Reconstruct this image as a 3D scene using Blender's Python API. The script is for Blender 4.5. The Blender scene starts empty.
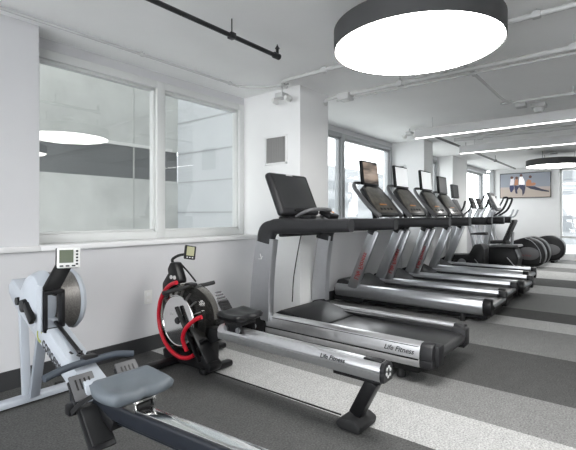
import bpy, bmesh, math, random
from mathutils import Vector, Matrix
random.seed(7)
SC = bpy.context.scene
COL = SC.collection
PI = math.pi

# ------------------------------------------------------------------ materials
def mat(name, col, rough=0.5, metal=0.0, noise=0.0, nscale=40.0, bump=0.0, bscale=200.0, coat=0.0, spec=0.5):
    m = bpy.data.materials.new(name); m.use_nodes = True
    nt = m.node_tree; b = nt.nodes['Principled BSDF']
    b.inputs['Base Color'].default_value = (*col, 1)
    b.inputs['Roughness'].default_value = rough
    b.inputs['Metallic'].default_value = metal
    b.inputs['Specular IOR Level'].default_value = spec
    if coat: b.inputs['Coat Weight'].default_value = coat
    tc = nt.nodes.new('ShaderNodeTexCoord')
    if noise:
        n = nt.nodes.new('ShaderNodeTexNoise'); n.inputs['Scale'].default_value = nscale
        n.inputs['Detail'].default_value = 4
        r = nt.nodes.new('ShaderNodeMapRange')
        r.inputs['From Min'].default_value = .3; r.inputs['From Max'].default_value = .7
        r.inputs['To Min'].default_value = 1 - noise; r.inputs['To Max'].default_value = 1 + noise
        x = nt.nodes.new('ShaderNodeMix'); x.data_type = 'RGBA'; x.blend_type = 'MULTIPLY'
        x.inputs[0].default_value = 1
        x.inputs[6].default_value = (*col, 1)
        nt.links.new(tc.outputs['Object'], n.inputs['Vector'])
        nt.links.new(n.outputs['Fac'], r.inputs['Value'])
        nt.links.new(r.outputs['Result'], x.inputs[7])
        nt.links.new(x.outputs[2], b.inputs['Base Color'])
    if bump:
        n = nt.nodes.new('ShaderNodeTexNoise'); n.inputs['Scale'].default_value = bscale
        bp = nt.nodes.new('ShaderNodeBump'); bp.inputs['Strength'].default_value = bump
        bp.inputs['Distance'].default_value = .002
        nt.links.new(tc.outputs['Object'], n.inputs['Vector'])
        nt.links.new(n.outputs['Fac'], bp.inputs['Height'])
        nt.links.new(bp.outputs['Normal'], b.inputs['Normal'])
    return m

def emis(name, col, strength):
    m = bpy.data.materials.new(name); m.use_nodes = True
    nt = m.node_tree; b = nt.nodes['Principled BSDF']
    b.inputs['Base Color'].default_value = (*col, 1)
    b.inputs['Emission Color'].default_value = (*col, 1)
    b.inputs['Emission Strength'].default_value = strength
    return m

def glass(name, tint=(1, 1, 1), extra=0.0, ior=1.5):
    m = bpy.data.materials.new(name); m.use_nodes = True
    nt = m.node_tree; nt.nodes.clear()
    o = nt.nodes.new('ShaderNodeOutputMaterial')
    t = nt.nodes.new('ShaderNodeBsdfTransparent'); t.inputs[0].default_value = (*tint, 1)
    g = nt.nodes.new('ShaderNodeBsdfGlossy'); g.inputs['Roughness'].default_value = 0.01
    f = nt.nodes.new('ShaderNodeLayerWeight'); f.inputs[0].default_value = .5
    p = nt.nodes.new('ShaderNodeMath'); p.operation = 'POWER'; p.inputs[1].default_value = 5
    a = nt.nodes.new('ShaderNodeMath'); a.operation = 'MULTIPLY_ADD'; a.use_clamp = True
    a.inputs[1].default_value = .96 - extra; a.inputs[2].default_value = .04 + extra
    x = nt.nodes.new('ShaderNodeMixShader')
    nt.links.new(f.outputs['Facing'], p.inputs[0]); nt.links.new(p.outputs[0], a.inputs[0]); nt.links.new(a.outputs[0], x.inputs[0])
    nt.links.new(t.outputs[0], x.inputs[1]); nt.links.new(g.outputs[0], x.inputs[2])
    nt.links.new(x.outputs[0], o.inputs[0])
    return m

def floor_mat():
    m = bpy.data.materials.new('carpet_tiles'); m.use_nodes = True
    nt = m.node_tree; b = nt.nodes['Principled BSDF']; L = nt.links.new
    b.inputs['Roughness'].default_value = .85; b.inputs['Specular IOR Level'].default_value = .25
    tc = nt.nodes.new('ShaderNodeTexCoord'); sx = nt.nodes.new('ShaderNodeSeparateXYZ')
    L(tc.outputs['Object'], sx.inputs[0])
    mr = nt.nodes.new('ShaderNodeMapRange'); mr.inputs['From Min'].default_value = -4
    mr.inputs['From Max'].default_value = 16
    L(sx.outputs[0], mr.inputs['Value'])
    cr = nt.nodes.new('ShaderNodeValToRGB'); cr.color_ramp.interpolation = 'CONSTANT'
    lt, md, dk, nd = .42, .20, .075, .088
    st = [(-4, nd), (2.12, lt), (2.62, md), (3.14, dk), (4.13, md), (5.1, lt), (5.58, dk), (6.11, md),
          (7.55, lt), (8.35, dk), (9.4, lt), (10.7, md), (11.6, lt), (12.6, md)]
    e = cr.color_ramp.elements
    while len(e) > 1: e.remove(e[-1])
    for i, (x, v) in enumerate(st):
        p = (x + 4) / 20
        el = e[0] if i == 0 else e.new(p)
        el.position = p; el.color = (v, v, v * .985, 1)
    L(mr.outputs[0], cr.inputs[0])
    n = nt.nodes.new('ShaderNodeTexNoise'); n.inputs['Scale'].default_value = 95; n.inputs['Detail'].default_value = 4; n.inputs['Roughness'].default_value = .7
    n2 = nt.nodes.new('ShaderNodeTexNoise'); n2.inputs['Scale'].default_value = 14; n2.inputs['Detail'].default_value = 3
    L(tc.outputs['Object'], n.inputs['Vector']); L(tc.outputs['Object'], n2.inputs['Vector'])
    r1 = nt.nodes.new('ShaderNodeMapRange'); r1.inputs['From Min'].default_value = .3; r1.inputs['From Max'].default_value = .7
    r1.inputs['To Min'].default_value = .45; r1.inputs['To Max'].default_value = 1.55
    r2 = nt.nodes.new('ShaderNodeMapRange'); r2.inputs['From Min'].default_value = .3; r2.inputs['From Max'].default_value = .7
    r2.inputs['To Min'].default_value = .93; r2.inputs['To Max'].default_value = 1.07
    L(n.outputs['Fac'], r1.inputs['Value']); L(n2.outputs['Fac'], r2.inputs['Value'])
    mm = nt.nodes.new('ShaderNodeMath'); mm.operation = 'MULTIPLY'
    L(r1.outputs[0], mm.inputs[0]); L(r2.outputs[0], mm.inputs[1])
    x = nt.nodes.new('ShaderNodeMix'); x.data_type = 'RGBA'; x.blend_type = 'MULTIPLY'; x.inputs[0].default_value = 1
    L(cr.outputs[0], x.inputs[6]); L(mm.outputs[0], x.inputs[7]); L(x.outputs[2], b.inputs['Base Color'])
    bp = nt.nodes.new('ShaderNodeBump'); bp.inputs['Strength'].default_value = .4; bp.inputs['Distance'].default_value = .003
    L(n.outputs['Fac'], bp.inputs['Height']); L(bp.outputs['Normal'], b.inputs['Normal'])
    return m

def screen_mat(name, c0, c1, strength, axis=2):
    """a screen picture: soft banding between two colours"""
    m = bpy.data.materials.new(name); m.use_nodes = True
    nt = m.node_tree; b = nt.nodes['Principled BSDF']; L = nt.links.new
    tc = nt.nodes.new('ShaderNodeTexCoord'); w = nt.nodes.new('ShaderNodeTexNoise')
    mp = nt.nodes.new('ShaderNodeMapping'); mp.inputs['Scale'].default_value = (1.5, 1.5, 9)
    L(tc.outputs['Object'], mp.inputs[0]); L(mp.outputs[0], w.inputs['Vector'])
    w.inputs['Scale'].default_value = 1.3
    cr = nt.nodes.new('ShaderNodeValToRGB'); e = cr.color_ramp.elements
    e[0].position = .38; e[0].color = (*c0, 1); e[1].position = .62; e[1].color = (*c1, 1)
    L(w.outputs['Fac'], cr.inputs[0]); L(cr.outputs[0], b.inputs['Emission Color'])
    b.inputs['Emission Strength'].default_value = strength
    b.inputs['Base Color'].default_value = (.02, .02, .02, 1); b.inputs['Roughness'].default_value = .15
    return m

MT = dict(
    wall=mat('painted_wall', (.88, .88, .88), .7, noise=.015, nscale=3, bump=.05),
    wallg=mat('painted_grey_wall', (.66, .66, .675), .7, noise=.015, nscale=3, bump=.05),
    ceil=mat('painted_ceiling', (.94, .94, .94), .8, noise=.02, nscale=2, bump=.08, bscale=60),
    trim=mat('white_trim', (.84, .84, .84), .45),
    frame=mat('window_frame', (.72, .73, .72), .4),
    frameg=mat('grey_window_frame', (.42, .43, .44), .4),
    base=mat('vinyl_base', (.035, .036, .038), .55),
    conc=mat('courtyard_concrete', (.58, .59, .57), .85, noise=.12, nscale=2.2),
    panel=mat('courtyard_panel', (.50, .52, .535), .8, noise=.03, nscale=2),
    beam=mat('courtyard_beam', (.16, .165, .17), .7, noise=.1, nscale=1.5),
    ledge=mat('courtyard_ledge', (.75, .75, .73), .7),
    black=mat('black_plastic', (.009, .009, .010), .38, noise=.1, nscale=60, spec=.3),
    blackg=mat('gloss_black', (.012, .012, .014), .18, coat=.3),
    rubber=mat('black_rubber', (.015, .015, .016), .7, bump=.2, bscale=300),
    dark=mat('charcoal_plastic', (.021, .021, .023), .42, noise=.08, nscale=50, spec=.35),
    grey=mat('grey_plastic', (.12, .12, .125), .45),
    silver=mat('silver_paint', (.47, .48, .50), .30, metal=.85, noise=.03, nscale=20),
    alu=mat('brushed_aluminium', (.66, .66, .67), .28, metal=.85, noise=.04, nscale=30),
    chrome=mat('chrome', (.8, .8, .8), .12, metal=1),
    belt=mat('running_belt', (.022, .022, .023), .30, noise=.12, nscale=90, spec=.6),
    c2=mat('pale_grey_enamel', (.48, .515, .565), .35),
    c2leg=mat('slate_enamel', (.34, .37, .42), .4),
    navy=mat('dark_navy_enamel', (.014, .017, .024), .35),
    seatg=mat('blue_grey_seat_foam', (.125, .145, .165), .5),
    hand=mat('blue_grey_rubber', (.05, .062, .08), .55),
    red=mat('red_tube', (.62, .012, .03), .3),
    redt=mat('red_lettering', (.40, .05, .05), .45),
    redg=mat('dark_red_lettering', (.22, .05, .05), .45),
    lett=mat('dark_lettering', (.03, .03, .035), .4),
    grlett=mat('green_lettering', (.35, .38, .07), .45),
    lite=mat('pale_lettering', (.7, .7, .7), .4),
    white=mat('white_plastic', (.78, .78, .76), .4),
    fixture=mat('white_fixture', (.62, .62, .62), .5),
    pipe=mat('painted_pipe', (.60, .60, .60), .45),
    pipeg=mat('grey_pipe', (.13, .13, .13), .4),
    blackpipe=mat('black_pipe', (.016, .016, .018), .35),
    drum=mat('charcoal_drum', (.05, .05, .052), .55),
    lamp=emis('lamp_diffuser', (1, .99, .97), 14.0),
    strip=emis('strip_diffuser', (1, .99, .97), 5.0),
    glass=glass('window_glass', (.96, .965, .965), .03),
    tank=glass('smoked_tank', (.62, .61, .58), -.02),
    water=mat('tank_water', (.03, .035, .02), .08, coat=.4),
    bronze=mat('tank_bronze', (.06, .054, .048), .5, metal=0, spec=.15, noise=.3, nscale=14),
    lcd=mat('lcd_screen', (.10, .12, .075), .2),
    lcd2=mat('yellow_lcd', (.34, .34, .20), .25),
    grid=mat('perforated_mesh', (.20, .19, .18), .4, metal=.5, noise=.5, nscale=220),
    scr=mat('dark_screen', (.035, .036, .038), .3, spec=.3),
    gold=mat('console_face', (.115, .10, .08), .3, noise=.5, nscale=16, coat=.3),
    btn=mat('orange_button', (.75, .30, .08), .4),
    btnr=mat('red_button', (.6, .05, .04), .4),
    tvw=emis('pale_screen', (.84, .86, .87), .52),
    tvb=screen_mat('copper_screen', (.05, .04, .035), (.55, .42, .33), .55),
    leaf=mat('leaf_green', (.16, .28, .10), .7, noise=.3, nscale=20),
    trunk=mat('bark', (.12, .09, .07), .8),
    concj=mat('concrete_joint', (.47, .48, .46), .85),
    vent=mat('vent_slat', (.26, .255, .25), .5),
    ventd=mat('vent_dark', (.12, .12, .12), .7),
    farb=mat('far_building', (.24, .25, .26), .8),
    joint=mat('panel_joint', (.36, .37, .38), .8),
    farw=mat('far_glazing', (.13, .14, .15), .4),
)

# ------------------------------------------------------------------ geometry
def V(*a): return Vector(a)
def smoothpath(pts, n=6):
    P = [Vector(p) for p in pts]
    if len(P) < 3: return P
    out = []
    Q = [P[0] * 2 - P[1]] + P + [P[-1] * 2 - P[-2]]
    for i in range(1, len(Q) - 2):
        a, b, c, d = Q[i - 1:i + 3]
        for k in range(n):
            t = k / n
            out.append(.5 * ((2 * b) + (c - a) * t + (2 * a - 5 * b + 4 * c - d) * t * t + (3 * b - a - 3 * c + d) * t ** 3))
    out.append(P[-1]); return out

class MB:
    def __init__(s): s.v = []; s.f = []
    def addbm(s, bm):
        o = len(s.v); bm.verts.ensure_lookup_table(); bm.verts.index_update()
        s.v += [v.co.copy() for v in bm.verts]
        s.f += [[o + v.index for v in f.verts] for f in bm.faces]
        bm.free(); return s
    def _bev(s, bm, bev, seg=2):
        if bev:
            bmesh.ops.recalc_face_normals(bm, faces=bm.faces)
            ed = [e for e in bm.edges if e.is_manifold and e.calc_face_angle(0) > .5]
            bmesh.ops.bevel(bm, geom=ed, offset=bev, segments=seg, profile=.5, affect='EDGES', clamp_overlap=True)
    def box(s, c, d, rot=None, bev=0, seg=2):
        bm = bmesh.new(); bmesh.ops.create_cube(bm, size=1)
        bmesh.ops.scale(bm, vec=d, verts=bm.verts)
        s._bev(bm, bev, seg)
        if rot is not None:
            R = rot if isinstance(rot, Matrix) else Matrix.Rotation(rot[2], 3, 'Z') @ Matrix.Rotation(rot[1], 3, 'Y') @ Matrix.Rotation(rot[0], 3, 'X')
            bmesh.ops.transform(bm, matrix=R.to_4x4(), verts=bm.verts)
        bmesh.ops.translate(bm, vec=c, verts=bm.verts)
        return s.addbm(bm)
    def bx(s, x0, x1, y0, y1, z0, z1, bev=0):
        return s.box(((x0 + x1) / 2, (y0 + y1) / 2, (z0 + z1) / 2), (abs(x1 - x0), abs(y1 - y0), abs(z1 - z0)), bev=bev)
    def bar(s, p0, p1, w, h, bev=0, up=(0, 0, 1)):
        p0, p1 = Vector(p0), Vector(p1); y = (p1 - p0); L = y.length; y.normalize()
        up = Vector(up)
        if abs(y.dot(up)) > .98: up = V(1, 0, 0)
        x = y.cross(up).normalized(); z = x.cross(y)
        R = Matrix((x, y, z)).transposed()
        return s.box((p0 + p1) / 2, (w, L, h), rot=R, bev=bev)
    def sweep(s, pts, prof, up=(0, 0, 1), scales=None, cap=True):
        P = [Vector(p) for p in pts]; n = len(P); m = len(prof); o = len(s.v)
        for i, p in enumerate(P):
            t = (P[min(i + 1, n - 1)] - P[max(i - 1, 0)]).normalized()
            u = Vector(up)
            if abs(t.dot(u)) > .97: u = getattr(s, '_lu', V(0, 1, 0))
            x = t.cross(u).normalized(); z = x.cross(t); s._lu = z
            k = scales[i] if scales else (1, 1)
            if not isinstance(k, tuple): k = (k, k)
            for a, b in prof: s.v.append(p + x * a * k[0] + z * b * k[1])
        for i in range(n - 1):
            for j in range(m):
                a = o + i * m + j; b = o + i * m + (j + 1) % m
                s.f.append([a, b, b + m, a + m])
        if cap:
            s.f.append([o + j for j in range(m)][::-1]); s.f.append([o + (n - 1) * m + j for j in range(m)])
        return s
    def tube(s, pts, r, seg=10, cap=True, up=None):
        P = [Vector(p) for p in pts]; n = len(P); o = len(s.v)
        rs = r if isinstance(r, (list, tuple)) else [r] * n
        if len(rs) != n: rs = [rs[0] + (rs[-1] - rs[0]) * i / (n - 1) for i in range(n)]
        t0 = (P[1] - P[0]).normalized(); a = V(0, 0, 1) if abs(t0.z) < .9 else V(1, 0, 0)
        x = t0.cross(a).normalized()
        for i, p in enumerate(P):
            t = (P[min(i + 1, n - 1)] - P[max(i - 1, 0)]).normalized()
            x = (x - t * x.dot(t)).normalized(); y = t.cross(x)
            for j in range(seg):
                q = 2 * PI * j / seg; s.v.append(p + (x * math.cos(q) + y * math.sin(q)) * rs[i])
        for i in range(n - 1):
            for j in range(seg):
                a = o + i * seg + j; b = o + i * seg + (j + 1) % seg
                s.f.append([a, b, b + seg, a + seg])
        if cap:
            s.f.append([o + j for j in range(seg)][::-1]); s.f.append([o + (n - 1) * seg + j for j in range(seg)])
        return s
    def prism(s, poly, a, b, axis='x', bev=0, seg=2):
        """poly: (y,z) for axis x, (x,z) for axis y, (x,y) for axis z"""
        def mk(p, t):
            return {'x': (t, p[0], p[1]), 'y': (p[0], t, p[1]), 'z': (p[0], p[1], t)}[axis]
        bm = bmesh.new()
        A = [bm.verts.new(mk(p, a)) for p in poly]; B = [bm.verts.new(mk(p, b)) for p in poly]
        n = len(poly)
        bm.faces.new(A[::-1]); bm.faces.new(B)
        for i in range(n): bm.faces.new([A[i], A[(i + 1) % n], B[(i + 1) % n], B[i]])
        bmesh.ops.recalc_face_normals(bm, faces=bm.faces)
        s._bev(bm, bev, seg)
        return s.addbm(bm)
    def lathe(s, prof, c, axis='z', seg=32):
        """prof: list (r, t) along the axis, closed at ends when r=0"""
        c = Vector(c); o = len(s.v); n = len(prof)
        for r, t in prof:
            for j in range(seg):
                q = 2 * PI * j / seg; a, b = r * math.cos(q), r * math.sin(q)
                d = {'z': (a, b, t), 'x': (t, a, b), 'y': (a, t, b)}[axis]
                s.v.append(c + Vector(d))
        for i in range(n - 1):
            for j in range(seg):
                a = o + i * seg + j; b = o + i * seg + (j + 1) % seg
                s.f.append([a, b, b + seg, a + seg])
        s.f.append([o + j for j in range(seg)][::-1]); s.f.append([o + (n - 1) * seg + j for j in range(seg)])
        return s
    def grid(s, fn, nu, nv, thick=None):
        o = len(s.v)
        for i in range(nu + 1):
            for j in range(nv + 1): s.v.append(Vector(fn(i / nu, j / nv)))
        for i in range(nu):
            for j in range(nv):
                a = o + i * (nv + 1) + j; s.f.append([a, a + 1, a + nv + 2, a + nv + 1])
        return s
    def build(s, name, m, parent=None, ang=.6, recalc=True):
        me = bpy.data.meshes.new(name)
        off = Vector(parent['_o']) if parent is not None and '_o' in parent else Vector((0, 0, 0))
        ctr = Vector((0, 0, 0))
        vs = [v - off for v in s.v]
        me.from_pydata([tuple(v) for v in vs], [], s.f)
        if recalc:
            bm = bmesh.new(); bm.from_mesh(me)
            bmesh.ops.remove_doubles(bm, verts=bm.verts, dist=1e-5)
            bmesh.ops.recalc_face_normals(bm, faces=bm.faces); bm.to_mesh(me); bm.free()
        me.polygons.foreach_set('use_smooth', [True] * len(me.polygons))
        me.set_sharp_from_angle(angle=ang)
        me.materials.append(m if not isinstance(m, str) else MT[m])
        o = bpy.data.objects.new(name, me); COL.objects.link(o)
        if parent is not None: o.parent = parent; o['_p'] = 1
        if parent is not None and '_o' in parent: o['_o'] = tuple(off)
        return o

def rr(w, h, r, n=4):
    """rounded rectangle profile"""
    out = []
    for cx, cy, a0 in ((w / 2 - r, h / 2 - r, 0), (-w / 2 + r, h / 2 - r, PI / 2), (-w / 2 + r, -h / 2 + r, PI), (w / 2 - r, -h / 2 + r, 1.5 * PI)):
        for k in range(n + 1):
            a = a0 + PI / 2 * k / n; out.append((cx + r * math.cos(a), cy + r * math.sin(a)))
    return out
def circ(r, n=12): return [(r * math.cos(2 * PI * k / n), r * math.sin(2 * PI * k / n)) for k in range(n)]

def thing(name, label, cat, loc=(0, 0, 0), group=None):
    o = bpy.data.objects.new(name, None); COL.objects.link(o)
    o.location = loc; o['_o'] = tuple(loc); o['label'] = label; o['category'] = cat
    if group: o['group'] = group
    return o
def tag(o, label, cat, group=None, kind=None):
    o['label'] = label; o['category'] = cat
    if group: o['group'] = group
    if kind: o['kind'] = kind
    return o
def struct(name, mb, m, parent=None):
    o = mb.build(name, m, parent)
    if parent is None: o['kind'] = 'structure'
    return o
def single(name, mb, m, label, cat, group=None):
    """one-mesh thing with origin at its base centre"""
    xs = [v.x for v in mb.v]; ys = [v.y for v in mb.v]; zs = [v.z for v in mb.v]
    b = Vector(((min(xs) + max(xs)) / 2, (min(ys) + max(ys)) / 2, min(zs)))
    mb.v = [v - b for v in mb.v]
    o = mb.build(name, m); o.location = b
    return tag(o, label, cat, group)
def kids(o): return [c for c in COL.objects if c.parent == o]
def copytree(o, parent=None):
    c = o.copy(); COL.objects.link(c)
    if parent is not None: c.parent = parent
    for ch in kids(o): copytree(ch, c)
    return c
def dup(root, loc, label=None, group=None, rz=0):
    c = copytree(root); c.location = loc; c.rotation_euler = (0, 0, rz)
    if label: c['label'] = label
    if group: c['group'] = group
    return c

def text(s, size, origin, xdir, ydir, m, parent, name='lettering', extrude=.0008, shear=0.0, label=None):
    cu = bpy.data.curves.new('t', 'FONT'); cu.body = s; cu.size = size; cu.extrude = extrude
    cu.shear = shear; cu.align_x = 'LEFT'; cu.offset = size * .012
    ob = bpy.data.objects.new('t', cu)
    me = bpy.data.meshes.new_from_object(ob); bpy.data.objects.remove(ob)
    x = Vector(xdir).normalized(); y = Vector(ydir).normalized(); z = x.cross(y)
    M = Matrix((x, y, z)).transposed().to_4x4(); M.translation = Vector(origin) - Vector(parent['_o'])
    me.transform(M); me.materials.clear(); me.materials.append(MT[m])
    o = bpy.data.objects.new(name, me); COL.objects.link(o); o.parent = parent; o['_o'] = tuple(parent['_o'])
    if label: o['label'] = label
    return o

# ------------------------------------------------------------------ room
CZ = 2.58                      # ceiling
YW = 3.35                      # face of the low wall
YG = 3.61                      # window plane
XB = 13.8
XN = -3.0
YR = -3.6
struct('floor', MB().bx(XN, XB + .2, YR, YG + .2, -.12, 0), floor_mat())
struct('ceiling', MB().bx(XN, XB + .2, YR, YG + .2, CZ, CZ + .15), 'ceil')
# left wall
w = MB()
w.bx(XN, XB + .2, YW, YG + .12, 0, .945)                       # low wall under the sills
w.bx(XN, 1.256, YW, YG + .12, .945, CZ, )                        # pier left of the window
w.bx(1.256, XB + .2, YG - .06, YG + .12, 2.50, CZ)               # window head
struct('wall_left', w, 'wallg')
p1 = MB().bx(3.55, 4.08, 2.72, YG + .12, 0, CZ); struct('wall_pillar_front', p1, 'wall')
p2 = MB().bx(7.5, 7.93, 2.93, YG + .12, 0, CZ); struct('wall_pillar_middle', p2, 'wall')
p3 = MB().bx(9.9, 10.97, 3.2, YG + .12, 0, CZ); struct('wall_pillar_rear', p3, 'wall')
wb = MB()
wb.bx(XB, XB + .2, 1.57, 3.30, 0, CZ); wb.bx(XB, XB + .2, YR, 1.57, 0, .12); wb.bx(XB, XB + .2, YR, 1.57, 2.5, CZ)
wb.bx(XB, XB + .2, 3.30, YG + .12, 0, .9); wb.bx(XB, XB + .2, YR, -1.2, 0, CZ)
struct('wall_back', wb, 'wall')
struct('wall_right', MB().bx(XN, XB + .2, YR - .12, YR, 0, CZ), 'wall')
wn = MB().bx(XN - .12, XN, YR, YG + .12, 0, .15).bx(XN - .12, XN, YR, YG + .12, 2.5, CZ)  # unseen wall behind the camera, opened between posts to brighten the room
for y in (YR, -1.9, .0, 1.9, YG): wn.bx(XN - .12, XN, y - .08, y + .08, 0, CZ)
struct('wall_near', wn, 'wall')
wr = None
struct('baseboard_left', MB().bx(XN, 3.55, YW - .012, YW, 0, .13).bx(4.08, 7.5, YW - .012, YW, 0, .13).bx(7.93, 9.9, YW - .012, YW, 0, .13), 'base')
struct('baseboard_pillar', MB().bx(3.538, 3.55, 2.708, YW, 0, .13).bx(3.538, 4.092, 2.708, 2.72, 0, .13).bx(7.488, 7.942, 2.918, 2.93, 0, .13), 'base')
struct('baseboard_back', MB().bx(XB - .012, XB, 1.57, 3.3, 0, .13), 'base')
# window sills
struct('trim_1', MB().bx(1.256, 3.55, YW - .035, YG - .05, .945, .985, bev=.006).bx(XN, 1.256, YW - .035, YW, .945, .985, bev=.006), 'trim')
struct('trim_2', MB().bx(4.08, 7.5, YW - .03, YG - .05, .945, .985, bev=.006), 'trim')
struct('trim_3', MB().bx(7.93, 9.9, YW - .03, YG - .05, .945, .985, bev=.006), 'trim')

def window(n, x0, x1, mull, m='frame', z0=.985, z1=2.50, fw=.07, y=YG):
    e = MB()
    e.bx(x0, x1, y - .06, y + .06, z1 - fw, z1, bev=.004); e.bx(x0, x1, y - .06, y + .06, z0, z0 + fw, bev=.004)
    e.bx(x0 + .003, x0 + fw, y - .064, y + .064, z0 + .003, z1 - .003, bev=.004); e.bx(x1 - fw, x1 - .003, y - .064, y + .064, z0 + .003, z1 - .003, bev=.004)
    for q in mull: e.bx(q - .045, q + .045, y - .066, y + .066, z0 + .004, z1 - .004, bev=.004)
    xs = [x0 + fw] + [k for q in mull for k in (q - .045, q + .045)] + [x1 - fw]
    for a, b in zip(xs[::2], xs[1::2]):       # inner stepped bead
        for (c0, c1, d0, d1) in ((a, b, z1 - fw - .025, z1 - fw), (a, b, z0 + fw, z0 + fw + .02), (a, a + .02, z0 + fw, z1 - fw), (b - .02, b, z0 + fw, z1 - fw)):
            e.bx(c0, c1, y - .03, y + .03, d0, d1, bev=.002)
    o = struct('window_%d' % n, e, m); o['_o'] = (0, 0, 0)
    for a, b in zip(xs[::2], xs[1::2]):
        MB().bx(a + .015, b - .015, y - .004, y + .004, z0 + fw + .015, z1 - fw - .015).build('pane', 'glass', o)
    return o
window(1, 1.256, 3.55, [2.42], z1=2.50)
window(2, 4.08, 7.5, [5.75], 'frameg', z1=2.5)
window(3, 7.93, 9.9, [], 'frameg', z1=2.5)
window(4, 10.97, XB, [], 'frameg', z1=2.52)
# back wall windows
def window_x(n, y0, y1, z0, z1, mull, bars=()):
    e = MB(); f = .05
    e.bx(XB + .04, XB + .14, y0, y1, z0, z0 + f); e.bx(XB + .04, XB + .14, y0, y1, z1 - f, z1)
    for q in [y0 + f / 2, y1 - f / 2] + list(mull): e.bx(XB + .04, XB + .14, q - f / 2, q + f / 2, z0, z1)
    for q in bars: e.bx(XB + .05, XB + .13, y0, y1, q - .03, q + .03)
    o = struct('window_%d' % n, e, 'frame'); o['_o'] = (0, 0, 0)
    MB().bx(XB + .085, XB + .095, y0 + .02, y1 - .02, z0 + .02, z1 - .02).build('pane', 'glass', o)
window_x(5, -1.2, 1.57, .12, 2.5, [.95, .1], (.62,))
window_x(6, 3.34, YG + .06, .9, 2.52, [])
struct('trim_4', MB().bx(XB - .06, XB + .02, 3.24, 3.34, 0, CZ), 'frameg')      # post at the corner glazing
struct('trim_5', MB().bx(11.0, XB, YG - .16, YG - .07, 2.47, 2.57), 'frameg')    # blind cassette

# wall vents
def vent(x, yc, zc, wy, hz, label, grp):
    t = thing('wall_vent', label, 'vent', (x, yc, zc - hz / 2), grp)
    e = MB(); f = .022
    for (a, b, c, d) in ((-wy / 2, wy / 2, -hz / 2, -hz / 2 + f), (-wy / 2, wy / 2, hz / 2 - f, hz / 2), (-wy / 2, -wy / 2 + f, -hz / 2, hz / 2), (wy / 2 - f, wy / 2, -hz / 2, hz / 2)):
        e.bx(x - .014, x, yc + a, yc + b, zc + c, zc + d, bev=.002)
    e.build('frame', 'trim', t)
    MB().bx(x - .003, x, yc - wy / 2 + f, yc + wy / 2 - f, zc - hz / 2 + f, zc + hz / 2 - f).build('backing', 'ventd', t)
    s = MB(); n = 11
    for k in range(n):
        yy = yc - wy / 2 + f + (wy - 2 * f) * (k + .5) / n
        s.box((x - .008, yy, zc), (.010, .016, hz - 2 * f), rot=(0, 0, .5))
    s.build('slats', 'vent', t)
vent(3.55, 3.05, 1.925, .32, .32, 'white framed vent grille on the front pillar beside the large window', 'pillar vents')
vent(7.5, 3.42, 2.03, .26, .24, 'white framed vent grille on the middle pillar behind the treadmill screens', 'pillar vents')
# outlet
t = thing('wall_outlet', 'white wall outlet with two sockets on the low wall behind the red tube rower', 'outlet', (2.15, YW, .42))
MB().bx(2.112, 2.188, YW - .007, YW, .42, .54, bev=.002).build('cover_plate', 'white', t)
for z in (.452, .508):
    MB().box((2.15, YW - .009, z), (.034, .005, .03), bev=.002).build('socket', 'trim', t)

# ------------------------------------------------------------------ outside
HC = 9.0  # courtyard walls carried up out of view to shade the courtyard
struct('wall_upper_shade', MB().bx(XN, 4.42, YG, YG + .12, CZ + .15, HC), 'conc')  # unseen facade above the window, added to cut daylight in the courtyard
c = MB().bx(-3, 4.42, 6.0, 6.3, -.5, 1.78).bx(-3, 4.42, 6.0, 6.3, 2.27, HC)
c.bx(-3, 4.42, 6.28, 6.3, 1.78, 2.27)
for x in (.2, 2.05, 3.3):
    pass
cw = tag(c.build('concrete_wall', 'conc'), 'pale concrete courtyard wall seen through the large front window', 'wall'); cw['_o'] = (0, 0, 0)
MB().bx(-3, 4.30, 5.985, 6.05, 2.27, 2.315).build('ledge', 'ledge', cw)
MB().bx(-3, 4.42, 6.02, 6.2, 1.78, 2.27).build('dark_band', 'beam', cw)['label'] = 'dark grey recessed band'
for x in (1.75, 3.6): MB().bx(x - .012, x + .012, 5.994, 6.001, -.5, 7).build('joint', 'concj', cw)
pw = tag(MB().bx(4.42, 4.7, 3.95, 6.0, -.5, HC).build('panel_wall', 'panel'), 'pale blue-grey panelled courtyard wall seen in the right pane of the front window', 'wall'); pw['_o'] = (0, 0, 0)
jt = MB()
for z in (.75, 1.26, 1.76, 2.24, 2.76, 3.3): jt.bx(4.412, 4.421, 3.95, 6.0, z - .012, z + .012)
jt.build('joint', 'joint', pw)
struct('ground', MB().bx(-6, 60, YG + .12, 40, -.6, -.5).bx(XB + .2, 60, -30, YG + .12, -.6, -.5), 'conc')
# far buildings beyond the glass
b1 = thing('far_building', 'pale building seen through the tall window at the right edge', 'building', (30, 3, -.5))
MB().bx(30, 38, -8, 3.6, -.5, 9).build('facade', 'farb', b1)
g = MB()
for k in range(6):
    for j in range(8): g.bx(29.95, 30.02, -7 + j * 1.4, -6.1 + j * 1.4, .3 + k * 1.5, 1.2 + k * 1.5)
g.build('window_band', 'farw', b1)
b2 = thing('far_building', 'pale building seen through the window bay behind the treadmills', 'building', (16, 14, -.5))
MB().bx(13.0, 34, 14, 20, -.5, 4.2).build('facade', 'farb', b2)
g = MB()
for k in range(3): g.bx(13.4, 33.6, 13.96, 14.02, .6 + k * 1.1, 1.1 + k * 1.1)
g.build('window_band', 'farw', b2)
tr = thing('courtyard_tree', 'small leafy green tree outside the bright corner window', 'tree', (20.5, 4.9, -.5))
MB().tube([(20.5, 4.9, -.5), (20.55, 4.88, .6), (20.5, 4.92, 1.4)], [.09, .06, .04], 8).build('trunk', 'trunk', tr)
lf = MB()
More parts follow.
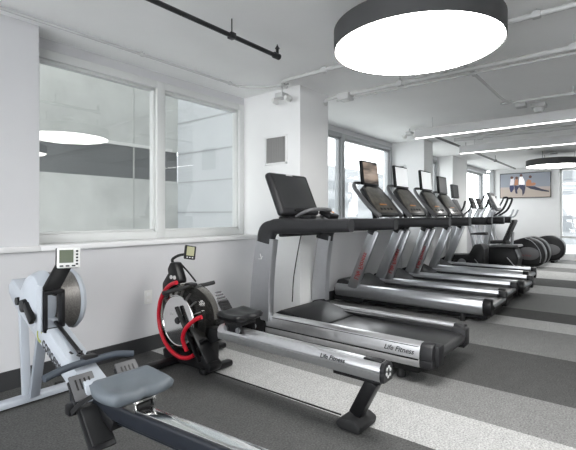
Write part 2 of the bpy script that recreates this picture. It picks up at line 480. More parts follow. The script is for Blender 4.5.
for k in range(420):
    a = random.random() * 2 * PI; r = random.random() ** .5 * .62; z = random.gauss(1.35, .3)
    p = V(20.5 + r * math.cos(a), 4.9 + r * math.sin(a), z); q = Matrix.Rotation(random.random() * 6, 3, 'X') @ Matrix.Rotation(random.random() * 6, 3, 'Z')
    d = [q @ V(*e) * .075 for e in ((-1, 0, 0), (0, -.5, .1), (1, 0, 0), (0, .5, .1))]
    o = len(lf.v); lf.v += [p + e for e in d]; lf.f.append([o, o + 1, o + 2, o + 3])
lf.build('foliage', 'leaf', tr, recalc=False)

# ------------------------------------------------------------------ ceiling fittings
def pendant(x, y, label):
    R = .53; z0 = 2.28; z1 = 2.42
    t = thing('round_pendant_light', label, 'light', (x, y, z0), 'round pendant lights')
    MB().lathe([(R - .012, z0 + .012), (R - .004, z0), (R, z0 + .004), (R, z1 - .004), (R - .006, z1), (0.001, z1)], (x, y, 0), 'z', 72).build('drum_shade', 'drum', t, ang=.5)
    MB().lathe([(.001, z0 + .004), (R - .05, z0 + .002), (R - .012, z0 + .006), (R - .012, z0 + .02), (.001, z0 + .02)], (x, y, 0), 'z', 72).build('diffuser', 'lamp', t)
    for a in (.6, 2.7, 4.8):
        MB().tube([(x + .38 * math.cos(a), y + .38 * math.sin(a), z1), (x + .38 * math.cos(a), y + .38 * math.sin(a), CZ)], .004, 6).build('suspension_rod', 'pipeg', t)
    MB().lathe([(.001, CZ - .035), (.07, CZ - .035), (.07, CZ), (.001, CZ)], (x, y, 0), 'z', 24).build('ceiling_canopy', 'fixture', t)
    return t
pd = pendant(2.665, 1.095, 'large round drum pendant light with charcoal rim, nearest and biggest overhead')
dup(pd, (10.8, 1.34, 2.28), 'round drum pendant light with charcoal rim, small and far, cut by the right edge')
dup(pd, (2.65, -1.0, 2.28), 'round drum pendant light just outside the frame, mirrored in the front window')

def linear(x, y1, y0, z0, label, h=.13, w=.055):
    t = thing('linear_light', label, 'light', (x, (y0 + y1) / 2, z0), 'suspended linear lights')
    MB().bx(x - w / 2, x + w / 2, y0, y1, z0 + .008, z0 + h, bev=.004).build('housing', 'fixture', t)
    MB().bx(x - .014, x + .014, y0 + .01, y1 - .01, z0, z0 + .012).build('diffuser', 'strip', t)
    for yy in (y1 - .25, (y0 + y1) / 2, y0 + .25):
        MB().tube([(x, yy, z0 + h), (x, yy, CZ)], .003, 6).build('suspension_cable', 'pipe', t)
    MB().box((x, y1 - 1.35, CZ - .025), (.12, .12, .05), bev=.01).build('ceiling_canopy', 'fixture', t)
linear(5.86, 2.42, -1.6, 2.30, 'long white linear light nearest the front, hanging above the treadmill row')
linear(7.78, 2.39, -1.2, 2.30, 'long white linear light hanging second, behind the nearer one', h=.14)

# pipes
def pipe(name, pts, r, m, label, clamps=(), cm=None, cat='pipe', seg=10, group=None):
    t = thing(name, label, cat, pts[0], group)
    MB().tube(pts, r, seg).build('pipe_run', m, t)
    for cpt in clamps:
        e = MB(); x, y, z = cpt
        e.tube([(x, y, z - r * 1.3), (x, y, CZ)], .0045, 6)
        e.box((x, y, z), (r * 2.9, r * 2.9, r * 2.6), bev=r * .4)
        e.build('hanger', cm or m, t)
    return t
t = pipe('sprinkler_pipe', [(-2.2, 2.18, 2.46), (2.53, 2.18, 2.46)], .0165, 'blackpipe',
     'black ceiling pipe ending in the open above the large window', [(2.06, 2.18, 2.46), (.2, 2.18, 2.46)], 'blackpipe')
MB().lathe([(.001, -.03), (.024, -.03), (.024, .03), (.001, .03)], (2.54, 2.18, 2.46), 'x', 16).tube([(2.55, 2.18, 2.46), (2.55, 2.18, 2.525)], .012, 8).lathe([(.001, 2.52), (.02, 2.52), (.008, 2.54), (.001, 2.555)], (2.55, 2.18, 0), 'z', 12).build('end_fitting', 'blackpipe', t)
pipe('conduit', smoothpath([(-2.2, 3.2, 2.555), (2.6, 3.2, 2.555), (3.1, 3.2, 2.555), (3.28, 3.05, 2.555), (3.36, 2.86, 2.55), (3.36, 2.72, 2.54)], 5), .011, 'pipe',
     'thin white conduit running along the ceiling above the front window', [(.7, 3.2, 2.555), (2.0, 3.2, 2.555), (3.0, 3.2, 2.555)])
pipe('ceiling_pipe', smoothpath([(3.40, 2.78, 2.535), (3.28, 2.74, 2.54), (3.24, 2.6, 2.54), (3.24, 2.0, 2.54), (3.24, -2.5, 2.54)], 5), .018, 'pipe',
     'white ceiling pipe leaving the front pillar and passing above the near round pendant', [(3.24, 2.2, 2.54), (3.24, .5, 2.54)])
t = pipe('ceiling_pipe', smoothpath([(4.02, 2.71, 2.47), (3.90, 2.62, 2.475), (3.87, 2.4, 2.48), (3.87, 1.5, 2.48), (3.87, -2.8, 2.48)], 5), .020, 'pipe',
     'long white ceiling pipe crossing behind the near round pendant to the right edge', [(3.87, 1.75, 2.48), (3.87, .35, 2.48)])
MB().tube([(3.92, 2.5, 2.45), (3.92, -2.8, 2.45)], .009, 8).build('thin_conduit', 'pipe', t)
jb = thing('junction_box', 'small square white junction box on the ceiling pipe beside the front pillar', 'junction box', (3.87, 2.36, 2.42))
MB().box((3.87, 2.36, 2.455), (.13, .13, .07), bev=.008).build('box_body', 'fixture', jb)
MB().lathe([(.001, 2.415), (.035, 2.417), (.045, 2.424), (.001, 2.424)], (3.87, 2.36, 0), 'z', 20).build('lens', 'white', jb)
pipe('ceiling_pipe', smoothpath([(3.75, 1.13, 2.50), (4.6, 1.13, 2.50), (5.15, 1.13, 2.50), (5.34, 1.08, 2.50), (5.40, .85, 2.5), (5.40, -2.8, 2.50)], 5), .014, 'pipe',
     'angled grey conduit bending right on the ceiling behind the near round pendant', [(5.4, .5, 2.5), (4.1, 1.13, 2.5)])
pipe('ceiling_pipe', [(6.2, 2.44, 2.46), (12.6, 2.44, 2.46)], .02, 'pipeg', 'dark ceiling pipe running lengthwise above the far treadmills', [(8.3, 2.44, 2.46), (10.5, 2.44, 2.46)])
pipe('ceiling_pipe', [(6.7, 2.5, 2.50), (6.7, -2.5, 2.50)], .022, 'pipe', 'grey ceiling pipe between the two linear lights, nearer of that pair', [(6.7, 2.3, 2.5), (6.7, 1.3, 2.5)])
pipe('ceiling_pipe', [(7.2, 2.3, 2.46), (7.2, -2.5, 2.46)], .03, 'pipe', 'thicker ceiling pipe between the two linear lights, farther of that pair', [(7.2, 1.9, 2.46)])
for (x, y, z, lb) in ((6.42, 2.74, 2.44, 'small white twin-head emergency light near the left end of the nearer linear light'), (3.42, 2.86, 2.40, 'small white twin-head emergency light high beside the front pillar vent')):
    t = thing('emergency_light', lb, 'light', (x, y, z))
    MB().box((x, y, z + .06), (.12, .10, .05), bev=.01).tube([(x, y, z + .08), (x, y, CZ)], .01, 8).build('bracket', 'fixture', t)
    for s in (-1, 1):
        MB().lathe([(.001, -.05), (.02, -.05), (.036, .0), (.036, .02), (.001, .02)], (x, y + s * .085, z + .02), 'x', 14).build('lamp_head', 'white', t)
# ducts between joists at far ceiling
for (x, y, lb) in ((6.0, .9, 'white ceiling sensor just above the nearer linear light'), (9.3, 1.55, 'white ceiling sensor just above the far round pendant')):
    t = thing('ceiling_sensor', lb, 'sensor', (x, y, 2.46))
    MB().box((x, y, CZ - .025), (.16, .16, .05), bev=.01).build('mount', 'fixture', t)
    MB().lathe([(.001, 2.47), (.05, 2.475), (.06, 2.50), (.06, 2.53), (.001, 2.53)], (x, y, 0), 'z', 18).build('sensor_head', 'fixture', t)

# ------------------------------------------------------------------ wall television
t = thing('wall_television', 'wide wall television on the back wall showing four runners stretching', 'television', (XB - .05, 2.47, 1.72))
y0, y1, z0, z1 = 1.825, 3.115, 1.76, 2.505
y0, y1, z0, z1 = 1.77, 3.07, 1.72, 2.445
yc = 2.47
MB().bx(XB - .06, XB - .005, y0, y1, z0, z1, bev=.006).build('bezel', 'blackg', t)
def pic(name, poly, c, d, e=.34):
    """a flat shape inside the picture: (u,v) from 0 to 1, u from the left as seen by the viewer"""
    a, b = y1 - .018, y0 + .018; lo, hi = z0 + .018, z1 - .018
    m = emis('pic_' + name, c, e)
    return MB().prism([(a + (b - a) * u, lo + (hi - lo) * v) for u, v in poly], XB - .0605 - d, XB - .0600, 'x').build(name, m, t, recalc=True)
pic('picture_sky', [(0, .36), (1, .30), (1, 1), (0, 1)], (.22, .24, .275), .001)
pic('picture_haze', [(0, .36), (1, .33), (1, .42), (0, .44)], (.36, .31, .29), .002)
pic('picture_ground', [(0, 0), (1, 0), (1, .34), (0, .37)], (.36, .31, .27), .0015)
sk = (.36, .17, .10)
pic('picture_runner_one', [(.20, .50), (.28, .54), (.29, .72), (.27, .84), (.22, .84), (.21, .70)], (.62, .58, .60), .004)
pic('picture_shorts_one', [(.20, .52), (.28, .50), (.29, .38), (.24, .22), (.21, .24), (.19, .40)], (.03, .035, .09), .004)
pic('picture_runner_two', [(.29, .50), (.37, .52), (.37, .74), (.34, .82), (.31, .74)], sk, .005)
pic('picture_tights_two', [(.29, .52), (.40, .46), (.35, .30), (.36, .16), (.32, .16), (.30, .34)], (.03, .03, .06), .005)
pic('picture_runner_three', [(.38, .52), (.50, .50), (.50, .68), (.46, .86), (.40, .86), (.39, .70)], (.92, .90, .90), .006)
pic('picture_shorts_three', [(.38, .54), (.50, .52), (.52, .40), (.50, .18), (.46, .06), (.45, .30), (.40, .40)], (.04, .04, .07), .006)
pic('picture_runner_four', [(.53, .46), (.60, .46), (.70, .48), (.73, .55), (.69, .60), (.64, .58), (.63, .70), (.57, .74), (.53, .62)], sk, .007)
pic('picture_tights_four', [(.52, .46), (.70, .44), (.84, .32), (.98, .24), (.98, .19), (.84, .23), (.62, .34)], (.03, .03, .05), .007)
for (u, v) in ((.24, .84), (.34, .82), (.43, .92), (.615, .84)):
    pic('picture_head', [(u + .032 * math.cos(a), v + .06 * math.sin(a)) for a in [k * PI / 4 for k in range(8)]], (.10, .05, .04), .008)

# ------------------------------------------------------------------ treadmill with long arms (nearest)
T = thing('treadmill', 'nearest treadmill with large dark tilted console and long black arms beside the pillar', 'treadmill', (3.35, 1.9, 0), 'treadmills in a row')
CX, HW = 3.35, .42
MB().bx(CX - HW + .05, CX + HW - .05, 1.20, 2.62, .06, .20, bev=.01).build('frame', 'black', T)
MB().bx(CX - .275, CX + .275, 1.09, 2.42, .215, .238, bev=.008).build('belt', 'belt', T)
MB().lathe([(.001, -.275), (.042, -.275), (.042, .275), (.001, .275)], (CX, 1.105, .196), 'x', 20).build('rear_roller', 'belt', T)
def railprof(s):
    p = [(.006, .110), (-.022, .122), (-.030, .15), (-.030, .17), (-.026, .174), (-.026, .180), (-.030, .184), (-.028, .23), (-.012, .272), (.012, .288), (.060, .290), (.068, .275), (.068, .10)]
    return [(x * s, z) for x, z in p]
for s, xo in ((1, CX - HW + .03), (-1, CX + HW - .03)):
    rl = MB().prism([(xo + a, z) for a, z in railprof(s)], 1.18, 2.68, 'y').build('side_rail', 'alu', T)
    MB().bx(xo - s * .0305, xo - s * .024, 1.19, 2.67, .171, .180).build('rail_groove', 'black', rl)
    MB().bx(xo - s * .0165, xo - s * .012, 1.19, 2.67, .262, .267).build('rail_groove', 'black', rl)
    MB().bx(xo + s * .068, xo + s * .145, 1.17, 2.40, .20, .268, bev=.006).build('foot_rail', 'black', T)
    MB().bx(xo + s * .072, xo + s * .082, 1.18, 2.38, .268, .276).build('rail_trim', 'alu', rl)
    cp = [(xo + a * 1.03, z) for a, z in railprof(s)]
    MB().prism(cp, 1.09, 1.18, 'y', bev=.006).bx(xo + s * .03, xo + s * .145, 1.06, 1.18, .13, .275, bev=.012).build('end_cap', 'dark', T)
    MB().lathe([(.001, 0), (.03, 0), (.034, .03), (.02, .07), (.001, .07)], (xo + s * .05, 1.35, 0), 'z', 14).build('levelling_foot', 'rubber', T)
# rail lettering on the camera side
text('Life Fitness', .052, (CX - HW - .0018, 1.455, .208), (0, -1, 0), (.12, 0, 1), 'lett', T, 'rail_lettering', shear=.35)
# hood
MB().prism([(2.08, .20), (2.10, .246), (2.22, .265), (2.42, .315), (2.55, .325), (2.64, .28), (2.68, .20), (2.68, .05), (2.30, .05)], CX - HW + .10, CX + HW - .10, 'x', bev=.02).build('motor_cover', 'black', T)
MB().prism([(2.68, .03), (2.90, .03), (2.94, .12), (2.88, .28), (2.70, .31), (2.64, .20)], CX - HW - .03, CX - HW + .12, 'x', bev=.025).build('foot_shoe', 'black', T)
MB().prism([(2.50, .03), (2.70, .03), (2.70, .12), (2.66, .30), (2.52, .33), (2.48, .20)], CX + HW - .10, CX + HW + .04, 'x', bev=.02).build('foot_shoe', 'black', T)
for s in (-1, 1):
    xo = CX + s * (HW - .01)
    # upright: flat tapered silver column
    q = .10 if s < 0 else 0
    pts = smoothpath([(xo, 2.61 + q, .24), (xo, 2.60 + q, .5), (xo, 2.575 + q, .75), (xo, 2.535 + q, 1.0)], 5)
    n = len(pts)
    sc = [(1, (.25 if s < 0 else .19) - .03 * i / (n - 1)) for i in range(n)]
    prof = [(a, b / 1.0) for a, b in rr(.075, 1.0, .03)]
    u = MB().sweep(pts, rr(.075, 1.0, .034, 3), up=(0, 1, 0), scales=sc).build('upright', 'silver', T)
    if s < 0:
        b = MB()
        b.tube([(xo - .040, 2.71, .80), (xo - .0405, 2.685, .80), (xo - .0405, 2.66, .825)], .004, 6)
        b.tube([(xo - .0405, 2.67, .80), (xo - .0405, 2.69, .85)], .004, 6).build('emblem', 'lite', u)
    ap = smoothpath([(xo, 2.555 + q, .955), (xo, 2.535 + q, 1.04), (xo, 2.46 + q, 1.095), (xo, 2.36 + q, 1.108), (xo, 2.1, 1.115), (xo, 1.9, 1.12), (xo, 1.74, 1.124)], 6)
    n = len(ap)
    sz = []
    for i, p in enumerate(ap):
        k = min(1, max(0, (p.y - 1.74) / .75))
        sz.append((.095, .105 + .035 * k if p.y < 2.46 + q else .14 + .05 * min(1, (p.y - 2.46 - q) / .06)))
    MB().sweep(ap, rr(1, 1, .36, 4), up=(0, 1, 0) if 0 else (0, .3, 1), scales=sz).build('handrail', 'dark', T)
# centre bridge, dash and console
MB().box((CX, 2.47, 1.10), (.76, .13, .09), bev=.03).prism([(2.18, 1.10), (2.22, 1.145), (2.50, 1.20), (2.60, 1.20), (2.60, 1.08), (2.35, 1.05)], CX - .30, CX + .30, 'x', bev=.02).build('dash', 'black', T)
R = Matrix.Rotation(math.radians(-24), 3, 'X')
cc = V(CX - .075, 2.60, 1.405)
def onpan(x, z, y=0): return cc + R @ V(x, y, z)
con = MB().box(cc, (.60, .075, .44), rot=R, bev=.03, seg=3).build('console', 'dark', T)
MB().box(onpan(0, .015, -.036), (.50, .012, .335), rot=R, bev=.004).build('screen', 'scr', con)
MB().box(onpan(0, .198, -.038), (.10, .006, .012), rot=R, bev=.002).build('badge', 'lite', con)
MB().box(onpan(-.0, -.185, -.045), (.22, .02, .022), rot=R, bev=.005).build('button_strip', 'black', con)
MB().prism([(2.50, 1.19), (2.62, 1.19), (2.64, 1.34), (2.57, 1.34)], CX - .13, CX + .13, 'x', bev=.02).build('console_neck', 'black', T)
gb = MB().tube(smoothpath([(CX - .20, 2.46, 1.19), (CX - .19, 2.36, 1.24), (CX - .12, 2.30, 1.262), (CX + .12, 2.30, 1.262), (CX + .19, 2.36, 1.24), (CX + .20, 2.46, 1.19)], 5), .017, 10).build('grab_bar', 'grey', T)
pod = MB().box((CX + .16, 2.33, 1.215), (.17, .14, .05), rot=(math.radians(25), 0, 0), bev=.015).build('control_pod', 'black', T)
for k, (dx, dy, m) in enumerate(((-.04, .03, 'btnr'), (.02, .03, 'lite'), (.05, -.01, 'btn'), (0, -.03, 'lite'))):
    MB().box((CX + .16 + dx, 2.33 + dy, 1.243 + dy * .45), (.028, .022, .008), rot=(math.radians(25), 0, 0), bev=.003).build('button', m, pod)
MB().box((CX - .23, 2.30, 1.19), (.10, .12, .03), bev=.012).build('cup_tray', 'black', T)
MB().tube(smoothpath([(CX + .14, 2.64, 1.06), (CX + .12, 2.66, .95), (CX + .02, 2.66, .6), (CX - .02, 2.65, .34)], 6), .006, 6).build('power_cable', 'black', T)
MB().box((CX, 2.55, 1.03), (.66, .04, .05), bev=.012).build('cross_brace', 'dark', T)

# ------------------------------------------------------------------ treadmills with framed consoles
def treadmill_b():
    t = thing('treadmill', 'x', 'treadmill', (0, 0, 0), 'treadmills in a row')
    hw = .40
    MB().bx(-hw + .05, hw - .05, -.82, 1.1, .05, .19, bev=.01).build('frame', 'black', t)
    MB().bx(-.275, .275, -.85, .72, .19, .214, bev=.008).build('belt', 'belt', t)
    MB().lathe([(.001, -.275), (.04, -.275), (.04, .275), (.001, .275)], (0, -.835, .175), 'x', 16).build('rear_roller', 'belt', t)
    for s in (1, -1):
        xo = -s * (hw - .03)
        pr = [(.0, .095), (-.028, .12), (-.045, .17), (-.042, .225), (-.016, .268), (.02, .28), (.062, .276), (.066, .095)]
        rl = MB().prism([(xo + a * s, z) for a, z in pr], -.78, 1.14, 'y', bev=.006).build('side_rail', 'silver', t)
        MB().bx(xo + s * .064, xo + s * .125, -.78, .72, .17, .240, bev=.006).build('foot_rail', 'dark', t)
        MB().prism([(xo + a * s * 1.04, z) for a, z in pr], -.87, -.78, 'y', bev=.008).build('end_cap', 'black', t)
        MB().lathe([(.001, 0), (.03, 0), (.034, .03), (.02, .11), (.001, .11)], (xo + s * .03, -.55, 0), 'z', 12).build('levelling_foot', 'rubber', t)
        up = MB().bar((-s * (hw - .02), .88, .22), (-s * (hw - .02), .54, 1.02), .06, .15, bev=.022, up=(0, 1, .3)).build('upright', 'silver', t)
        # red writing running up the outer face
        if s > 0:
            d = V(0, -.34, .80).normalized()
            text('Life Fitness', .088, V(-(hw + .0115), .835, .36) , tuple(d), (0, -.8, -.34), 'redt', up, 'lettering', shear=.2)
        MB().sweep(smoothpath([(-s * (hw - .02), .60, .97), (-s * (hw - .02), .55, 1.06), (-s * (hw - .02), .45, 1.11), (-s * (hw - .02), .1, 1.12), (-s * (hw - .02), -.42, 1.128)], 5),
                   rr(.085, .115, .04, 4), up=(0, .3, 1)).build('handrail', 'dark', t)
    MB().prism([(.66, .16), (.68, .215), (.84, .28), (1.02, .35), (1.12, .32), (1.18, .20), (1.18, .04), (.75, .04)], -hw + .02, hw - .02, 'x', bev=.025).build('motor_cover', 'dark', t)
    MB().box((0, .50, 1.10), (.74, .14, .10), bev=.03).build('dash', 'black', t)
    # tilted console, its curved frame, screen above
    R = Matrix.Rotation(math.radians(-36), 3, 'X'); cc = V(0, .68, 1.40)
    P = lambda x, z, y=0: cc + R @ V(x, y, z)
    sh = [(-.29, -.23), (.29, -.23), (.31, -.05), (.25, .20), (.14, .25), (-.14, .25), (-.25, .20), (-.31, -.05)]
    sh = [(a * 1.12, b * 1.08) for a, b in sh]
    def pan(sc, ya, yb):
        m = MB(); m.prism([(a * sc, b * sc) for a, b in sh], ya, yb, 'y', bev=.012)
        m.v = [cc + R @ v for v in m.v]; return m
    con = pan(1, -.03, .03).build('console', 'dark', t)
    pan(.86, -.038, -.028).build('console_face', 'gold', con)
    for k in range(4): MB().box(P(-.15 + k * .10, -.155, -.040), (.06, .008, .035), rot=R, bev=.004).build('button', 'black', con)
    m = MB().box(P(-.02, -.08, -.041), (.20, .006, .02), rot=R, bev=.002); m.build('badge', 'btn', con)
    for s in (-1, 1):
        pts = smoothpath([P(s * .33, -.28, -.03), P(s * .37, -.10, 0), P(s * .385, .12, .02), P(s * .36, .27, .03), P(s * .27, .335, .03), P(s * .08, .35, .03)], 6)
        MB().tube(pts, [.034] * 1 + [.034 - .014 * i / (len(pts) - 1) for i in range(1, len(pts))], 10).build('console_frame', 'grey', t)
    MB().bar((0, .72, 1.10), (0, .84, 1.62), .10, .03, bev=.01).build('console_post', 'dark', t)
    tv = MB().box((0, .83, 1.80), (.46, .05, .34), rot=(math.radians(-6), 0, 0), bev=.012).build('television', 'black', t)
    MB().box((0, .8035, 1.803), (.41, .006, .29), rot=(math.radians(-6), 0, 0)).build('screen', 'tvw', tv)
    for s in (-1, 1):
        MB().tube([(s * .2, .52, 1.13), (s * .17, .60, 1.30)], .012, 8).build('support_rod', 'chrome', t)
    return t
TB = treadmill_b()
TB['label'] = 'treadmill second from the front, its top screen showing a copper-toned picture'
TB.location = (5.39, 2.07, 0)
for ch in kids(TB):
    if ch.name.startswith('television'):
        for sc_ in kids(ch):
            sc_.data = sc_.data.copy(); sc_.data.materials[0] = MT['tvb']; tvs = sc_
cps = [dup(TB, (6.24, 2.05, 0), 'treadmill third from the front, pale blank screen on top left of the middle pillar corner'),
       dup(TB, (7.13, 2.00, 0), 'treadmill fourth from the front, pale blank screen in front of the middle pillar corner'),
       dup(TB, (8.37, 2.15, 0), 'treadmill farthest back in the row, beside the upright exercise bike')]
for c_ in cps: c_.scale = (1, .92, 1)
for c_ in cps:
    for ch in kids(c_):
        if ch.name.startswith('television'):
            for k in kids(ch):
                k.data = k.data.copy(); k.data.materials[0] = MT['tvw'] if c_ is not cps[2] else MT['scr']

# ------------------------------------------------------------------ white chain rower (front left)
RX = .98
A = thing('rowing_machine', 'pale grey chain rowing machine at front left with blue-grey seat and tall front legs', 'rowing machine', (RX, 1.9, 0), 'rowing machines')
ry = lambda y: .400 + (1.6 - y) * .05
rlx = lambda y: RX + (1.6 - y) * .03
rail = MB().sweep([(rlx(2.1), 2.1, ry(2.1) - .035), (rlx(-.2), -.2, ry(-.2) - .035)], rr(.085, .07, .012, 3)).build('monorail', 'navy', A)
MB().sweep([(rlx(2.05), 2.05, ry(2.05) + .004), (rlx(-.2), -.2, ry(-.2) + .004)], rr(.062, .008, .002, 2)).build('steel_track', 'chrome', rail)
MB().sweep([(rlx(2.05) + .0, 2.05, ry(2.05) - .075), (rlx(-.2), -.2, ry(-.2) - .075)], rr(.05, .03, .008, 3)).build('lower_channel', 'navy', rail)
leg = MB().bar((rlx(0) - .0, 0.0, .40), (rlx(0), -.12, .05), .07, .06, bev=.01).build('rear_leg', 'navy', A)
MB().box((rlx(0), -.12, .03), (.5, .07, .06), bev=.015).build('rear_foot', 'navy', A)
poly = [(3.12, .70), (3.13, .755), (3.06, .80), (2.96, .775), (1.90, .440), (1.88, .37), (1.96, .34), (3.02, .645)]
bm_ = MB().prism(poly, RX - .055, RX + .055, 'x', bev=.008)
for v in bm_.v: v.x += .072 * (v.y - 2.2125)
beam = bm_.build('main_beam', 'c2', A)
d = V(-.072, -1.0, -.317).normalized(); upd = V(0, -.28, .96)
text('C', .11, (RX - .0312, 2.57, .529), tuple(d), tuple(upd), 'grlett', beam, 'lettering', label='olive green letter')
text('concept', .088, (RX - .0380, 2.475, .502), tuple(d), tuple(upd), 'lett', beam, 'lettering')
text('2', .080, (RX - .0730, 1.99, .35), tuple(d), tuple(upd), 'grlett', beam, 'lettering')
MB().bar((RX + .02, 2.45, .625), (RX + .0, 2.08, .512), .02, .012, bev=.004).build('chain_guard', 'black', A)
MB().lathe([(.001, -.02), (.024, -.02), (.024, 0), (.001, 0)], (RX - .015, 2.86, .69), 'x', 16).build('pivot_knob', 'black', A)
MB().bar((RX + .075, 3.085, .72), (RX + .085, 3.04, .05), .05, .035, bev=.006, up=(1, 0, 0) if 0 else (0, 1, 0)).build('front_leg', 'c2', A)
MB().bar((RX + .06, 2.70, .60), (RX + .105, 2.97, .05), .06, .03, bev=.006, up=(0, 1, 0)).build('leg_brace', 'c2leg', A)
MB().box((RX + .04, 3.02, .032), (.78, .085, .04), bev=.012).build('front_foot', 'c2', A)
for s in (-1, 1):
    MB().lathe([(.001, -.02), (.03, -.02), (.03, .02), (.001, .02)], (RX + s * .30, 3.07, .03), 'x', 14).build('wheel', 'rubber', A)
fy, fz, fr = 2.64, .705, .172
MB().lathe([(.001, -.10), (.10, -.095), (.145, -.07), (.168, -.02), (.168, .0), (.001, .0)], (RX + .045, fy + .02, fz + .01), 'x', 40).build('flywheel_cover', 'c2', A)
MB().lathe([(fr - .012, -.02), (fr - .004, -.018), (fr - .004, .10), (fr - .012, .10)], (RX + .07, fy, fz), 'x', 40).build('flywheel_cage', 'grid', A)
MB().lathe([(.001, .10), (.10, .10), (fr, .10), (fr + .006, .115), (fr - .01, .135), (.10, .145), (.001, .145)], (RX + .07, fy, fz), 'x', 40).build('flywheel_shell', 'c2', A)
MB().lathe([(.001, -.03), (.035, -.03), (.04, .0), (.001, .0)], (RX - .045, fy + .02, fz - .01), 'x', 20).build('hub_cap', 'black', A)
MB().box((RX - .06, fy - .05, fz - .04), (.03, .13, .05), rot=(.7, 0, 0), bev=.01).build('damper_lever', 'black', A)
hk = MB()
for s in (-1, 1): hk.box((RX + s * .044, 2.43, .69), (.020, .05, .21), bev=.004)
hk.box((RX, 2.43, .79), (.105, .05, .022), bev=.004); hk.box((RX, 2.43, .592), (.105, .05, .022), bev=.004)
hk.build('handle_bracket', 'black', A)
MB().box((RX - .062, 2.44, .71), (.012, .05, .24), bev=.004).build('bracket_plate', 'c2', A)
mc = V(RX + .095, 2.46, .965)
MB().bar((RX - .01, 2.46, .78), mc + V(.0, .03, -.02), .085, .03, bev=.01, up=(0, 1, 0)).build('monitor_arm', 'black', A)
rm = (math.radians(-8), 0, math.radians(-26))
Rm = Matrix.Rotation(rm[2], 3, 'Z') @ Matrix.Rotation(rm[0], 3, 'X')
mon = MB().box(mc, (.116, .032, .113), rot=Rm, bev=.006).build('monitor', 'white', A)
MB().box(mc + Rm @ V(-.010, -.0165, .008), (.070, .004, .072), rot=Rm).build('lcd', 'lcd', mon)
bt = MB()
for k in range(5): bt.box(mc + Rm @ V(.043, -.0165, .036 - k * .018), (.012, .006, .010), rot=Rm, bev=.002)
for k in range(3): bt.box(mc + Rm @ V(-.034 + k * .030, -.0165, -.045), (.019, .006, .008), rot=Rm, bev=.002)
bt.build('buttons', 'black', mon)
MB().box(mc + Rm @ V(-.008, .019, 0), (.116, .012, .116), rot=Rm, bev=.004).build('monitor_back', 'black', mon)
# handle resting on the foot section
hy, hz = 2.01, .510
hb = smoothpath([(RX - .215, hy - .02, hz - .020), (RX - .14, hy - .01, hz - .006), (RX - .05, hy, hz + .0), (RX + .05, hy, hz + .0), (RX + .13, hy - .005, hz + .0), (RX + .205, hy - .03, hz - .012)], 5)
MB().tube(hb, .0165, 12).build('handle', 'hand', A)
MB().box((RX, hy + .015, hz + .01), (.07, .05, .03), bev=.008).build('chain_clip', 'black', A)
ch = MB()
for k in range(9): ch.box((RX + random.uniform(-.03, .03), hy + .05 + k * .012, hz + .012 + random.uniform(-.008, .014)), (.02, .018, .01), rot=(random.random(), random.random(), random.random()), bev=.002)
ch.build('chain', 'blackg', A)
# footplates
for s in (-1, 1):
    fx = RX + .04 + s * .11
    Rf = Matrix.Rotation(math.radians(-52), 3, 'X')
    F = lambda x, y, z: V(fx, 1.86, .33) + Rf @ V(x, y, z)
    # plate long axis along local y (from low rear/heel to high front)
    Rf = Matrix.Rotation(math.radians(48), 3, 'X')
    fp = MB().box(F(0, 0, 0), (.115, .33, .016), rot=Rf, bev=.005).build('footplate', 'dark', A)
    MB().box(F(0, .12, .018), (.11, .12, .014), rot=Rf, bev=.006).build('toe_plate', 'grey', fp)
    MB().box(F(0, -.06, .020), (.098, .17, .016), rot=Rf, bev=.008).build('heel_cup', 'rubber', fp)
    hl = MB()
    for k in range(4): hl.box(F(-.032 + .02 * k, .13, .026), (.006, .05, .004), rot=Rf)
    hl.build('slot', 'black', fp)
    MB().sweep(smoothpath([F(-.075, .03, -.01), F(-.055, .035, .05), F(0, .04, .085), F(.055, .035, .05), F(.07, .03, -.01)], 5), rr(.004, .028, .0015, 1), up=(0, 1, .2)).build('strap', 'black', fp)
MB().box((RX, 1.92, .35), (.30, .05, .05), bev=.01).bar((RX, 2.05, .42), (RX, 1.72, .30), .1, .05, bev=.01).build('foot_crossbar', 'black', A)
# seat: saddle pad
def seat(cx, cy, cz, w, l, th):
    b = bmesh.new(); nx, ny = 16, 12; top = []; bot = []
    def outline(u, v):
        a, c = 2 * u - 1, 2 * v - 1
        # squircle mapping
        x = a * math.sqrt(max(0, 1 - c * c * .22)); y = c * math.sqrt(max(0, 1 - a * a * .30))
        notch = max(0, 1 - abs(a) * 3.2)
        if c > 0: y -= 0.0
        if c < 0: y += .16 * notch * (-c)
        return x * w / 2, y * l / 2
    for side in (1, 0):
        for i in range(nx + 1):
            for j in range(ny + 1):
                u, v = i / nx, j / ny; x, y = outline(u, v); a, c = 2 * u - 1, 2 * v - 1
                e = max(abs(a), abs(c)); edge = max(0, (e - .75) / .25) ** 2
                if side:
                    z = th * (1 - .38 * edge) - .012 * (math.cos(a * PI * 1.0) * .5 + .5) * (1 if c < .4 else .5) - .010 * (math.cos((abs(a) - .5) * PI * 2) * .5 + .5) * (1 - c * c) + .012 * max(0, c) * 1
                else: z = th * .0 + .012 * edge
                k = 1 - (.05 if not side else 0)
                (top if side else bot).append(b.verts.new((cx + x * k, cy + y * k, cz + z)))
    N = ny + 1
    for i in range(nx):
        for j in range(ny):
            q = i * N + j
            b.faces.new([top[q], top[q + N], top[q + N + 1], top[q + 1]]); b.faces.new([bot[q], bot[q + 1], bot[q + N + 1], bot[q + N]])
    ring = [(i, 0) for i in range(nx)] + [(nx, j) for j in range(ny)] + [(i, ny) for i in range(nx, 0, -1)] + [(0, j) for j in range(ny, 0, -1)]
    for k in range(len(ring)):
        p, q = ring[k], ring[(k + 1) % len(ring)]
        P_, Q_ = p[0] * N + p[1], q[0] * N + q[1]
        b.faces.new([top[P_], top[Q_], bot[Q_], bot[P_]])
    m = MB(); m.addbm(b); return m
